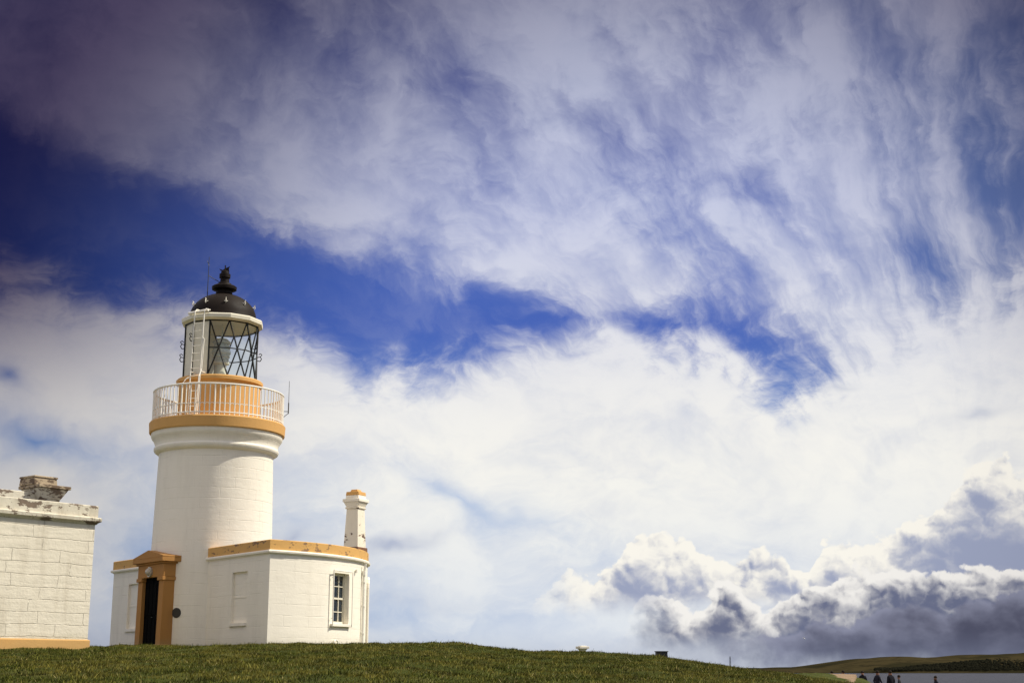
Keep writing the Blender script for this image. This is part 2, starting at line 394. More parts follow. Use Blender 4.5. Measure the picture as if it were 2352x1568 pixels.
for i in range(1,13):
    t=math.pi/2*i/13.; prof.append((1.19*math.cos(t),11.70+.92*math.sin(t)))
prof+=[(.30,12.63),(.29,12.73),(.34,12.75),(.44,12.79),(.45,12.89),(.40,12.93),(.27,12.95),(.25,13.02),(.17,13.06),(.155,13.22),(.20,13.24),(.20,13.38),(.15,13.40),(.14,13.48),(.08,13.52),(.0,13.53)]
m.lathe(prof,64); 
DM=m.make("dome",M_black,LF,30)
m=MB(); m.tube((0,0,13.45),(0,0,13.72),.024,6)
t=PHC+math.pi/2; c,s=math.cos(t),math.sin(t)
m.face([(-.16*c,-.16*s,13.50),(.03*c,.03*s,13.52),(.15*c,.15*s,13.46),(.13*c,.13*s,13.60),(.17*c,.17*s,13.70),(.02*c,.02*s,13.62)])
m.face([(-.16*c+.01,-.16*s,13.50),(-.22*c,-.22*s,13.58),(-.1*c,-.1*s,13.55)])
m.make("weather_vane",M_black,LF)
hm=MB()
hm.poly([(0,0,-.07),(.07,0,-.05),(.09,0,.02),(.04,0,.06),(.09,0,.1)],.016,5); hm.poly([(0,-.06,0),(.06,0,0),(0,.06,0)],.014,5)
h0=hm.make("handhold",M_rail,DM)
def place_h(o,k):
    t=PHC+math.radians(4+38*k); zz=12.12; rad=1.19*math.sqrt(1-((zz-11.7)/.92)**2)
    o.location=(rad*math.cos(t),rad*math.sin(t),zz); o.rotation_euler=(0,0,t)
place_h(h0,0)
for k in (-2,-1,1,2):
    o=h0.copy(); sc.collection.objects.link(o); o.parent=DM; place_h(o,k)
hm=MB(); hm.poly([(0,0,-.1),(.1,0,-.12),(.15,0,-.03),(.1,0,.05),(0,0,.03)],.016,5); hm.poly([(.1,0,.05),(.16,0,.12),(.1,0,.17),(.04,0,.12)],.014,5)
h1=hm.make("grab_handle",M_blackbar,LF)
for n_,(dd,zz) in enumerate([(78,10.25),(58,10.45),(-80,10.6),(-50,10.75),(-95,10.2)]):
    o=h1 if n_==0 else h1.copy()
    if n_: sc.collection.objects.link(o); o.parent=LF
    t=PHC+math.radians(dd); o.location=(1.31*math.cos(t),1.31*math.sin(t),zz); o.rotation_euler=(0,0,t)
m=MB(); m.lathe([(.0,9.41),(.42,9.41),(.40,9.55),(.22,9.6),(.20,10.0),(.30,10.03),(.30,10.10),(.0,10.1)],32)
m.make("lamp_stand",M_cream,LF)
m=MB(); m.lathe([(.24,10.105),(.29,10.18),(.25,10.2),(.32,10.3),(.28,10.32),(.34,10.42),(.34,10.5),(.28,10.58),(.32,10.6),(.25,10.68),(.28,10.7),(.22,10.76),(.32,10.78),(.34,10.82),(.2,10.95),(.03,11.0),(.03,11.36)],32); m.make("lens",M_lens,LF,25)
# ladder
m=MB(); t=PHC-math.radians(31); er=Vector((math.cos(t),math.sin(t),0)); et=Vector((-math.sin(t),math.cos(t),0))
def lad(sd_,rad,z): return er*rad+et*sd_+Vector((0,0,z))
for sd_ in(-.19,.19):
    m.tube(lad(sd_,1.72,7.81),lad(sd_,1.58,11.3),.023,6)
    m.poly([lad(sd_,1.58,11.3),lad(sd_,1.56,11.62),lad(sd_,1.45,11.72),lad(sd_,1.2,11.74)],.022,6)
for i in range(13):
    f=(i+.5)/13; m.tube(lad(-.19,1.72-.14*f,7.81+3.5*f),lad(.19,1.72-.14*f,7.81+3.5*f),.014,5)
m.tube(lad(-.19,1.60,9.45),lad(-.19,1.3,9.45),.02);m.tube(lad(.19,1.60,9.45),lad(.19,1.3,9.45),.02)
m.poly([lad(.3,2.0,7.81),lad(.3,1.9,9.2),lad(.27,1.7,9.5),lad(.25,1.6,10.6),lad(.19,1.6,10.65)],.018,6)
m.poly([lad(-.32,2.0,7.81),lad(-.32,1.9,9.0),lad(-.28,1.75,9.2),lad(-.19,1.66,9.25)],.018,6)
m.make("ladder",M_rail,LH)
m=MB()
m.poly([lad(-.55,1.40,11.62),lad(.3,1.50,11.66)],.05,6); m.make("gutter_step",M_rail,LH)
m=MB(); tt=PHC-math.radians(72); q=Vector((.62*math.cos(tt),.62*math.sin(tt),0))
m.tube(q+Vector((0,0,12.2)),q+Vector((0,0,13.95)),.018,5,.010)
m.tube(q+Vector((0,0,13.25)),(0,0,12.98),.013,5); m.tube(q+Vector((.04,.0,13.6)),q+Vector((-.06,-.04,13.8)),.010,4)
m.make("lightning_rod",M_dark,LH)
m=MB(); tt=PHC+math.radians(88); q=Vector((2.46*math.cos(tt),2.46*math.sin(tt),0))
m.tube(q+Vector((0,0,8.35)),q+Vector((0,0,9.5)),.012,5,.008); m.tube(q+Vector((0,0,8.3)),q+Vector((0,0,8.7)),.022,6)
m.tube(q+Vector((0,0,8.38)),(2.27*math.cos(tt),2.27*math.sin(tt),8.38),.014,5); m.tube(q+Vector((0,0,8.32)),(2.27*math.cos(tt),2.27*math.sin(tt),8.15),.012,5)
m.make("whip_aerial",M_grey,LH)

ys=-1.0
xs_=[-6,-4.58,-3.55,-1,1,3.55,4.58,6]
path=[(x,ys) for x in xs_]
ths=[5,10,15,20,24.4,33.6,38,43,48,53,58,63,68,73,78,84,90,96,102,108,114,120,126,132,138,144,150,156,162,168,174]
for th in ths: path.append((6*math.cos(math.radians(th)),ys+6.36*math.sin(math.radians(th))))
iw=8+ths.index(24.4)
ops=[(1,.79,2.40,.09,True),(5,.79,2.40,.09,True),(iw,.79,2.42,.24,False)]
m=MB(); m.wall(path,[-.6,2.86],ops); AW=m.make("annex_wall",M_annex,LH,30)
m=MB(); m.sweep(path,[(-.05,2.855),(.02,2.855),(.03,2.875),(.09,2.90),(.10,2.95),(.07,2.985),(-.1,2.99)]); m.make("cornice",M_plain,LH,30)
m=MB(); m.sweep(path,[(-.02,2.985),(.03,2.987),(.03,3.29),(.0,3.31),(-.3,3.31),(-.3,3.05)]); m.make("parapet",M_ochp,LH,30)
m=MB(); m.face([(p[0]*.96,ys+(p[1]-ys)*.96+.15,3.08) for p in path]); m.make("annex_roof",simple("roof_felt",(.12,.12,.12),.8),LH)
for cx in (-4.065,4.065):
    m=MB(); m.box(cx-.56,cx+.56,-1.07,-.93,.69,.785); m.make("blind_window_sill",M_plain,AW)
    m=MB(); m.box(cx-.5,cx+.5,-.925,-.90,1.58,1.62); m.make("blind_window_bar",M_plain,AW)
a=Vector(path[iw]);b=Vector(path[iw+1]); d=(b-a).normalized(); inn=Vector((-d.y,d.x)); mid=(a+b)/2; W=(b-a).length
rotw=math.atan2(d.y,d.x)
m=MB()
def wb(x0,x1,z0_,z1_,y0,y1): m.box(x0,x1,y0,y1,z0_,z1_)
H0,H1=.79,2.42; hw=W/2-.002
wb(-hw,-hw+.07,H0+.002,H1-.002,.16,.235);wb(hw-.07,hw,H0+.002,H1-.002,.16,.235);wb(-hw+.07,hw-.07,H0+.002,H0+.08,.16,.235);wb(-hw+.07,hw-.07,H1-.08,H1-.002,.16,.235)
wb(-hw+.07,hw-.07,1.58,1.64,.165,.225)
for xx in (-.16,.16): wb(xx-.015,xx+.015,H0+.08,1.58,.175,.22); wb(xx-.015,xx+.015,1.64,H1-.08,.175,.22)
for zz in (1.18,2.0): wb(-hw+.07,hw-.07,zz-.013,zz+.013,.178,.217)
WF=m.make("window",M_cream,LH,loc=(mid.x,mid.y,0),rot=(0,0,rotw))
m=MB(); m.face([(-hw,.205,H0),(hw,.205,H0),(hw,.205,H1),(-hw,.205,H1)]); m.make("pane",M_pane,WF)
m=MB(); m.box(-hw-.1,hw+.1,-.09,.12,H0-.09,H0-.003); m.make("sill",M_plain,WF,bev=.01)
m=MB()
for zz in (.95,2.25): 
    m.tube((-hw-.12,-.03,zz),(-hw-.12,-.10,zz),.015,5)
m.tube((-hw-.12,-.10,.7),(-hw-.12,-.10,2.5),.02,6); m.tube((-hw-.12,-.10,2.48),(hw+.05,-.10,2.48),.02,6); m.tube((hw+.08,-.1,.7),(hw+.08,-.1,2.48),.015,6)
m.make("shutter_frame",M_rail,WF)
def onwall(th,off=0):
    q=Vector((6*math.cos(math.radians(th)),6.36*math.sin(math.radians(th)))); nrm=Vector((q.x/36,q.y/40.4)).normalized()
    q=q+nrm*off; return Vector((q.x,q.y+ys,0))
m=MB(); q=onwall(45,.07); q2=onwall(45,.12)
m.tube(q+Vector((0,0,-.3)),q+Vector((0,0,2.55)),.045,8); m.tube(q+Vector((0,0,2.5)),q2+Vector((0,0,2.86)),.04,8); m.tube(q+Vector((0,0,2.45)),q+Vector((0,0,2.6)),.07,8)
for zz in(.5,1.4,2.2): m.tube(q+Vector((0,0,zz)),q+Vector((0,0,zz+.06)),.06,8)
m.make("drainpipe",M_rail,LH)
m=MB()
pts=[onwall(56+7*(.5-.5*math.cos(math.pi*k/8)),.04)+Vector((0,0,2.1+.35*math.sin(math.pi*k/8))) for k in range(9)]
pts=[onwall(56,.04)+Vector((0,0,-.2))]+pts+[onwall(63,.04)+Vector((0,0,-.2))]
m.poly(pts,.05,6); m.make("arched_surround",M_plain,LH)
m=MB(); a_=onwall(25,.06);b_=onwall(27,.06)
m.poly([a_+Vector((0,0,0)),a_+Vector((0,0,.22)),(a_+b_)/2+Vector((0,0,.28)),b_+Vector((0,0,.22)),b_+Vector((0,0,0))],.025,6); m.make("wall_hoop",M_rail,LH)
m=MB(); q=onwall(38,.05)
m.tube(q+Vector((0,0,2.5)),q+Vector((0,0,2.6)),.04,6); m.make("vent_stub",M_rail,LH)
FY=-2.24
m=MB()
for sx in(-1,1):
    m.hexa((.19,.35),(.17,.33),sx*.83,FY+.36,-.4,2.37)
    m.hexa((.23,.40),(.23,.40),sx*.83,FY+.37,-.4,.16)
    m.box(sx*.83-.21,sx*.83+.21,FY-.03,FY+.5,2.25,2.37)
m.box(-1.02,1.02,FY+.01,FY+.62,2.372,2.80)
m.box(-1.08,1.08,FY-.05,FY+.63,2.80,2.86)
m.box(-1.18,1.18,FY-.14,FY+.66,2.862,3.0)
y0_,y1_=FY-.13,FY+.66
A1=[(-1.18,y0_,3.002),(1.18,y0_,3.002),(1.18,y0_,3.06),(0,y0_,3.28),(-1.18,y0_,3.06)]; A2=[(x,y1_,z) for x,y,z in A1]
m.face(A1);m.face(A2[::-1])
for i in range(5):
    j=(i+1)%5; m.face([A1[i],A2[i],A2[j],A1[j]])
DS=m.make("doorway",M_ochshade,LH,25,bev=.012)
m=MB(); m.box(-.66,.66,FY+.15,FY+.2,-.3,2.37)
for xx in(-.44,-.15,.15,.44):
    m.box(xx-.12,xx+.12,FY+.13,FY+.15,.2,1.0); m.box(xx-.12,xx+.12,FY+.13,FY+.15,1.15,2.2)
m.box(-.012,.012,FY+.125,FY+.15,0,2.36)
D=m.make("door",M_door,DS)
m=MB(); m.tube((.1,FY+.13,1.05),(.1,FY+.07,1.05),.012); m.tube((.1,FY+.07,1.05),(.2,FY+.07,1.05),.012); m.make("handle",M_dark,D)
m=MB(); 
def disc(m,c,nrm,r,dep,n=20,dome=0):
    c=Vector(c);nrm=Vector(nrm).normalized(); a=nrm.orthogonal().normalized();b=nrm.cross(a)
    prev=[c+(a*math.cos(2*math.pi*i/n)+b*math.sin(2*math.pi*i/n))*r for i in range(n)]
    steps=[(r,dep)]+([(r*.85,dep+dome*.5),(r*.5,dep+dome*.9),(.001,dep+dome)] if dome else [(.001,dep+.001)])
    for rr_,dd in steps:
        cur=[c+nrm*dd+(a*math.cos(2*math.pi*i/n)+b*math.sin(2*math.pi*i/n))*rr_ for i in range(n)]
        for i in range(n): m.face([prev[i],prev[(i+1)%n],cur[(i+1)%n],cur[i]])
        prev=cur
disc(m,(0,FY+.01,2.56),(0,-1,0),.17,.07); disc(m,(0,FY-.06,2.56),(0,-1,0),.13,.01,20,.10)
m.make("porch_lamp",M_lamp,DS)
m=MB(); t=math.radians(-57.1); nr=(math.cos(t),math.sin(t),0); disc(m,(2.065*nr[0],2.065*nr[1],1.18),nr,.165,.03,28); m.make("plaque",M_dark,LH)
CR=math.radians(27)
m=MB(); cx,cy=2.36,4.36
m.hexa((.31,.31),(.235,.235),cx,cy,3.08,4.92,CR)
m.hexa((.27,.27),(.28,.28),cx,cy,4.92,4.98,CR)
CH=m.make("chimney",M_chim,LH,bev=.015)
m=MB(); m.hexa((.24,.24),(.32,.32),cx,cy,4.981,5.16,CR); m.hexa((.345,.345),(.345,.345),cx,cy,5.162,5.27,CR); m.hexa((.27,.27),(.26,.26),cx,cy,5.272,5.40,CR); m.make("chimney_cap",M_plain,CH,bev=.012)
m=MB(); m.hexa((.265,.265),(.25,.25),cx,cy,5.402,5.53,CR); m.hexa((.16,.16),(.12,.12),cx,cy,5.532,5.62,CR); m.make("chimney_top",M_och,CH,bev=.01)
m=MB(); m.hexa((.345,.345),(.33,.33),cx,cy,3.09,3.56,CR); m.make("chimney_base",simple("exposed_brown_stone",(.17,.08,.04),.85,var=.6),CH,bev=.01)

# ================= neighbouring outbuilding
OB=empty("outbuilding",(-12.27,42,EYE+.65),math.radians(50.9),"flat-roofed white stone outbuilding with flaking paint beside the lighthouse","building")
pth=[(-10,0),(0,0),(0,6),(-10,6)]
m=MB(); m.wall(pth,[-.7,3.54],[]); m.make("wall",M_rough,OB)
m=MB(); m.sweep(pth,[(-.05,-.6),(.05,-.6),(.05,.20),(.03,.23),(-.02,.23)]); m.make("plinth",M_och,OB,30)
m=MB(); m.sweep(pth,[(-.05,3.535),(.03,3.535),(.06,3.58),(.13,3.62),(.14,3.71),(.10,3.74),(-.1,3.745)]); m.make("cornice",M_peel,OB,30)
m=MB(); m.sweep(pth,[(-.02,3.74),(.05,3.742),(.05,4.07),(.02,4.09),(-.35,4.09),(-.35,3.8)]); m.make("parapet",M_peel,OB,30)
m=MB(); m.box(-9.7,-.3,.3,5.7,3.8,3.9); m.make("roof",simple("roof_lead",(.1,.1,.1),.8),OB)
m=MB(); m.box(-9.6,-.98,1.5,4.5,3.9,4.50); m.make("roof_upstand",M_peel,OB,bev=.02)
m=MB(); qx,qy=-.72,1.62
m.hexa((.30,.30),(.30,.30),qx,qy,3.9,4.22); m.hexa((.30,.30),(.34,.34),qx,qy,4.221,4.32); m.hexa((.34,.34),(.50,.50),qx,qy,4.321,4.62)
ST=m.make("chimney",M_peel,OB,bev=.02)
m=MB(); m.hexa((.55,.55),(.55,.55),qx,qy,4.621,4.72);m.hexa((.40,.40),(.38,.38),qx-.18,qy+.08,4.721,4.93); m.hexa((.41,.41),(.40,.40),qx-.18,qy+.08,4.931,4.99); m.make("chimney_cap",paint("weathered_stone",(.38,.30,.20),peel=.5,dirt=.6,peelcol=(.08,.055,.035),grain=1.),ST,bev=.02)

# ================= terrain
cxs=np.array([-400,-20,-14,-11,-9.3,-8.1,-6.7,-4.2,-2.8,-1.5,.3,2.7,3.9,5.1,5.8,6.25,7.7,8.7,9.6,10.6,12,15,20,30,60,400])
czs=np.array([.46,.54,.56,.58,.60,.68,.72,.71,.76,.70,.53,.44,.35,.20,.08,0.,-.17,-.34,-.46,-.95,-1.5,-1.9,-2.3,-3.2,-5,-6])
fx=np.linspace(-60,60,2401); fz=np.interp(fx,cxs,czs); ker=np.exp(-np.linspace(-2,2,17)**2); ker/=ker.sum()
fz=np.convolve(np.pad(fz,8,mode='edge'),ker,mode='valid')
def ss(x,a,b): t=np.clip((x-a)/(b-a),0,1); return t*t*(3-2*t)
def H(x,y):
    x=np.asarray(x,float);y=np.asarray(y,float)
    sh=ss(x,-2,9)
    xe=x-.24*np.clip(y-40,0,None)*sh
    c=np.interp(xe,fx,fz)
    yy=np.clip(y,0,40)/40
    near=-1.2+(c+1.2)*yy**.8
    low=np.minimum(c,-.16)
    cf=c+(low-c)*ss(y,42,66)*ss(x,-2,4)
    far=cf+(np.maximum(cf,.72)-cf)*ss(y,41,45)*(1-ss(x,-5,-2))
    h=np.where(y<40,near,far)
    f=ss(y,89,96); beach=-1.75-.08*np.clip(x-24,0,60)-.012*(y-100)
    h=h*(1-f)+np.minimum(h,beach)*f
    h=h-3.5*ss(y,130,200)
    bumpy=.030*np.sin(x*1.7+y*.9)*np.sin(y*1.3-x*.6)+.022*np.sin(x*3.9+1)*np.sin(y*3.1)+.035*np.sin(x*.9+2)*np.sin(y*.55+.6*x)+.014*np.sin(x*7.3+2*np.sin(y*2.))
    return h+bumpy*(1-.7*f)+EYE
gx=np.concatenate([[-900,-400,-200,-100,-60,-40],np.arange(-30,36,.22),[38,42,50,60,100,200,400,900]])
gy=np.concatenate([[-900,-300,-100,-40,-10,0,4,8],np.arange(10,62,.25),np.arange(62,112,1.),[115,120,130,140,150,160,180,200,260,400,900]])
GX,GY=np.meshgrid(gx,gy); GZ=H(GX,GY)
v=np.stack([GX,GY,GZ],-1).reshape(-1,3); nx=len(gx);ny=len(gy)
ii,jj=np.meshgrid(np.arange(nx-1),np.arange(ny-1)); a=(jj*nx+ii).ravel(); F=np.stack([a,a+1,a+1+nx,a+nx],-1)
me=bpy.data.meshes.new("ground"); me.from_pydata(v.tolist(),[],F.tolist())
for p in me.polygons:p.use_smooth=True
g=bpy.data.objects.new("ground",me); sc.collection.objects.link(g); g["kind"]="structure"
m_,nt,p=newmat("turf_and_sand"); ge=nt.nodes.new('ShaderNodeNewGeometry'); pos=S(nt,ge.outputs['Position'])
s_=nt.nodes.new('ShaderNodeSeparateXYZ'); nt.links.new(pos.k,s_.inputs[0]); gxn,gyn,gzn=[S(nt,s_.outputs[i]) for i in range(3)]
n1=noise(nt,pos,.6,6,.6);n2=noise(nt,pos,9.,6,.7)
gc=mixc(nt,n2,(.018,.025,.003),(.070,.084,.012)); gc=mixc(nt,sstep(n1,.45,.7)*.6,gc,(.105,.095,.024))
sand=mixc(nt,n2,(.20,.15,.10),(.34,.27,.19))
sm_=sstep(gzn+(n1-.5)*.5,1.15,.75)*sstep(gyn,30,45)
nt.links.new(mixc(nt,sm_,gc,sand).k,p.inputs['Base Color']); p.inputs['Roughness'].default_value=.95; p.inputs['Specular IOR Level'].default_value=.1
nt.links.new(bump(nt,n2,1.,.05).outputs[0],p.inputs['Normal']); me.materials.append(m_)
N=380000
yb=18+(47-18)*rng.random(N)**.85; xb=(-.41+.70*rng.random(N))*yb+ (rng.random(N)-.5)
dens_=.5+.5*np.sin(xb*2.1+1.3*np.sin(yb*1.1))*np.sin(yb*1.7+xb)
patch=.5+.5*np.sin(xb*5.3+2*np.sin(yb*2.3))*np.sin(yb*4.1+1.7*np.sin(xb*1.9))
hb=(.016+.034*rng.random(N))*(.4+.6*dens_+.9*patch**2)+(rng.random(N)<.015)*.07
zb=H(xb,yb)
keep=(zb>EYE-.36)&(yb<47)
xb,yb,zb,hb=xb[keep],yb[keep],zb[keep],hb[keep];N=len(xb)
th=rng.random(N)*2*np.pi; wd=.006+.006*rng.random(N); ln=rng.random(N)*1.3*hb; ta=rng.random(N)*2*np.pi
V=np.empty((N,3,3)); 
V[:,0]=np.stack([xb-wd*np.cos(th),yb-wd*np.sin(th),zb-.01],-1);V[:,1]=np.stack([xb+wd*np.cos(th),yb+wd*np.sin(th),zb-.01],-1)
V[:,2]=np.stack([xb+ln*np.cos(ta)+.01,yb+ln*np.sin(ta),zb+hb],-1)
me=bpy.data.meshes.new("grass"); me.vertices.add(N*3); me.vertices.foreach_set('co',V.ravel()); me.loops.add(N*3); me.loops.foreach_set('vertex_index',np.arange(N*3,dtype=np.int32))
me.polygons.add(N); me.polygons.foreach_set('loop_start',np.arange(0,N*3,3,dtype=np.int32)); me.update(calc_edges=True)
m_,nt,p=newmat("grass_blade"); ge=nt.nodes.new('ShaderNodeNewGeometry'); ri=S(nt,ge.outputs['Random Per Island']); pos=S(nt,ge.outputs['Position'])
gc=mixc(nt,ri,(.038,.048,.004),(.145,.158,.016)); gc=mixc(nt,sstep(noise(nt,pos,.7,6,.65),.42,.58)*.6,gc,(.23,.185,.03)); gc=mixc(nt,sstep(noise(nt,pos,2.2,5,.65),.48,.60)*.7,gc,(.020,.026,.003)); gc=mixc(nt,sstep(ri,.95,.97),gc,(.32,.27,.10))
nt.links.new(gc.k,p.inputs['Base Color']); p.inputs['Roughness'].default_value=.7; p.inputs['Specular IOR Level'].default_value=.15
me.materials.append(m_); o=bpy.data.objects.new("grass",me); sc.collection.objects.link(o); o["kind"]="stuff"; o["label"]="short windblown green grass covering the mound"; o["category"]="grass"
m=MB(); m.face([(-20000,-2000,-1),(20000,-2000,-1),(20000,30000,-1),(-20000,30000,-1)])
m_,nt,p=newmat("sea_water"); ge=nt.nodes.new('ShaderNodeNewGeometry'); pos=S(nt,ge.outputs['Position']); s_=nt.nodes.new('ShaderNodeSeparateXYZ'); nt.links.new(pos.k,s_.inputs[0])
wvn=noise(nt,comb(nt,S(nt,s_.outputs[0])*.5,S(nt,s_.outputs[1])*.15,0.),.6,8,.65)
nt.links.new(mixc(nt,wvn,(.02,.022,.032),(.075,.08,.10)).k,p.inputs['Base Color']); p.inputs['Roughness'].default_value=.6; p.inputs['Specular IOR Level'].default_value=.12
nt.links.new(bump(nt,wvn,1.,1.5).outputs[0],p.inputs['Normal'])
o=m.make("sea",m_); o["kind"]="structure"
hp=[(1300,1538),(1600,1537),(1680,1535),(1750,1533),(1850,1531),(1900,1527),(1940,1518),(2000,1511),(2060,1509),(2130,1510),(2200,1506),(2300,1503),(2352,1500),(2600,1492),(3200,1500)]
D0=2200.
hx=np.array([(a-1176)/3354*D0 for a,b in hp]);hz=np.array([(1540-b)/3354*D0 for a,b in hp])
gx=np.linspace(100,1300,240);gy=np.linspace(1850,2900,30)
vv=[];ff=[]
for j,y in enumerate(gy):
    for i,x in enumerate(gx):
        t=(y-1850)/350
        k=min(1,t) ; k=k*k*(3-2*k); k2=1 if y<2300 else max(0,1-(y-2300)/600)
        z=np.interp(x,hx,hz)*k*k2*(1+0.04*math.sin(x*.05+y*.01))-2.2*(1-k)-(3 if j==len(gy)-1 else 0)+.5*math.sin(x*.11)*k
        vv.append((x,y,z+EYE))
nx=len(gx)
for j in range(len(gy)-1):
    for i in range(nx-1): ff.append((j*nx+i,j*nx+i+1,(j+1)*nx+i+1,(j+1)*nx+i))
me=bpy.data.meshes.new("hill"); me.from_pydata(vv,[],ff)
for p in me.polygons:p.use_smooth=True
m_,nt,p=newmat("hill_fields"); ge=nt.nodes.new('ShaderNodeNewGeometry'); pos=S(nt,ge.outputs['Position'])
n1=noise(nt,pos,.006,6,.6);n2=noise(nt,pos,.05,5,.6)
hc=mixc(nt,sstep(n1,.42,.55),(.022,.020,.010),(.042,.034,.016)); hc=mixc(nt,sstep(n2,.5,.62)*.6,hc,(.014,.013,.008))
nt.links.new(hc.k,p.inputs['Base Color']); p.inputs['Roughness'].default_value=1; p.inputs['Specular IOR Level'].default_value=0
me.materials.append(m_); o=bpy.data.objects.new("hill",me); sc.collection.objects.link(o); o["kind"]="structure"
wv=[];wf=[]
def blob(x,y,z,r):
    b=len(wv); n=6
    for k in range(3):
        ph=[-.2,.5,.95][k]; rr_=r*math.cos(ph)*1.0
        for i in range(n):
            t=2*math.pi*i/n+k; q=rr_*random.uniform(.75,1.2); wv.append((x+q*math.cos(t),y+q*math.sin(t),z+r*1.1*math.sin(ph)*random.uniform(.85,1.15)))
    for k in range(2):
        for i in range(n): wf.append((b+k*n+i,b+k*n+(i+1)%n,b+(k+1)*n+(i+1)%n,b+(k+1)*n+i))
    wf.append(tuple(b+2*n+i for i in range(n)))
wp=[(1935,1536,1537),(2060,1532,1537),(2130,1525,1538),(2200,1519,1538),(2300,1511,1538),(2352,1506,1538),(2700,1497,1538)]
for k in range(4200):
    px=random.uniform(2010,2700); top=np.interp(px,[a for a,b,c in wp],[b for a,b,c in wp]); py=random.uniform(top,1537)
    D_=1900+(1537-py)*8; x=(px-1176)/3354*D_; z=(1540-py)/3354*D_
    blob(x,D_,z+EYE-1,random.uniform(1.0,2.2))
me=bpy.data.meshes.new("woodland"); me.from_pydata(wv,[],wf); me.materials.append(simple("distant_foliage",(.016,.016,.010),1.,spec=0,nsc=.02,var=.5))
o=bpy.data.objects.new("woodland",me); sc.collection.objects.link(o); o["kind"]="stuff"; o["label"]="dark belt of trees along the far shore"; o["category"]="woodland"
MS=empty("lattice_mast",(330,2205,EYE+1.5),0,"tall thin lattice mast standing on the far shore","mast")
m=MB(); hgt=18
for sx,sy in((-1,-1),(1,-1),(1,1),(-1,1)): m.tube((sx*1.2,sy*1.2,-3),(sx*.5,sy*.5,hgt),.28,4)
for k in range(9):
    z_=hgt*k/9; s0=1.2-.7*k/9; z2=hgt*(k+1)/9; s1=1.2-.7*(k+1)/9
    for (ax,ay),(bx,by) in (((-1,-1),(1,-1)),((1,-1),(1,1)),((1,1),(-1,1)),((-1,1),(-1,-1))): m.tube((ax*s0,ay*s0,z_),(bx*s1,by*s1,z2),.14,4)
m.make("frame",M_dark,MS)
m=MB(); m.tube((0,0,hgt-.5),(0,0,hgt+2),.6,8); m.make("beacon",M_dark,MS)
SW=MB(); P0=Vector((9.3,40));P1=Vector((21.4,91)); dv=(P1-P0); Ls=dv.length; dv/=Ls; nv=Vector((dv.y,-dv.x)); n_=160
prof=[(-4.2,-.7),(-4.0,-.17),(-2.8,-.12),(-1.6,-.14),(-.8,-.13),(0,-.17),(.12,-.6),(.3,-1.1),(.6,-1.9)]
rows=[]
for i in range(n_+1):
    row=[]; sc_w=min(1,.35+.65*i/60)
    for o_,z_ in prof:
        j1=random.uniform(-.05,.05); q=P0+dv*(Ls*i/n_)+nv*((o_*sc_w if o_<0 else o_)+j1); row.append((q.x,q.y,EYE+z_-.24*(1-i/n_)-.06+random.uniform(-.035,.045)))
    rows.append(row)
for i in range(n_):
    for k in range(len(prof)-1): SW.face([rows[i][k],rows[i+1][k],rows[i+1][k+1],rows[i][k+1]])
SW.face(rows[-1]); SW.face(rows[0][::-1])
m_,nt,p=newmat("brown_stone"); ge=nt.nodes.new('ShaderNodeNewGeometry'); pos=S(nt,ge.outputs['Position']); n2=noise(nt,pos,2.5,7,.7)
nt.links.new(mixc(nt,n2,(.08,.05,.03),(.40,.27,.15)).k,p.inputs['Base Color']); p.inputs['Roughness'].default_value=.95; nt.links.new(bump(nt,n2,1.,.1).outputs[0],p.inputs['Normal'])
o=SW.make("sea_wall",m_); o["label"]="low rough brown stone sea wall edging the beach"; o["category"]="wall"
def gz(x,y): return float(H(x,y))
PX,PY=2.18,45
PD=empty("stone_pedestal",(PX,PY,gz(PX,PY)),.4,"small white pedestal with a wide square cap on the grass","pedestal")
m=MB(); m.hexa((.11,.11),(.08,.08),0,0,-.2,.20); m.hexa((.08,.08),(.13,.13),0,0,.20,.25); m.make("post",M_plain,PD,bev=.006)
m=MB(); m.hexa((.16,.16),(.16,.16),0,0,.251,.32); m.hexa((.10,.10),(.095,.095),0,0,.321,.34); m.make("cap",M_plain,PD,bev=.006)
PX,PY=4.72,46
BX=empty("utility_box",(PX,PY,gz(PX,PY)),.15,"dark metal utility box with a flat lid on the grass","box")
m=MB(); m.hexa((.17,.12),(.17,.12),0,0,-.2,.27); 
for xx in(-.08,.08): m.box(xx-.065,xx+.065,-.13,-.121,.03,.22)
m.make("cabinet",M_dark,BX,bev=.006)
m=MB(); m.hexa((.195,.145),(.19,.14),0,0,.271,.30); m.make("lid",M_dark,BX,bev=.005)
GU=MB(); 
GU.lathe([(0,-.26),(.03,-.22),(.05,-.1),(.06,.02),(.05,.14),(.035,.2),(.04,.24),(.02,.28),(.0,.32)],10)
GU.v=[(x,z,y) for x,y,z in GU.v]
for sx in(-1,1):
    pts=[(0.03*sx,.1,.02),(.3*sx,.14,.16),(.62*sx,.02,.10),(.3*sx,-.02,.15),(.03*sx,-.08,.02)]
    GU.face([pts[0],pts[1],pts[3],pts[4]]);GU.face([pts[1],pts[2],pts[3]])
GU.face([(-.03,-.2,0),(.03,-.2,0),(.07,-.34,0),(-.07,-.34,0)])
o=GU.make("gull",simple("gull_plumage",(.8,.8,.78),.8),loc=(54.3,270,EYE+5.9),rot=(.5,.2,1.2)); o["label"]="white gull gliding over the water"; o["category"]="bird"
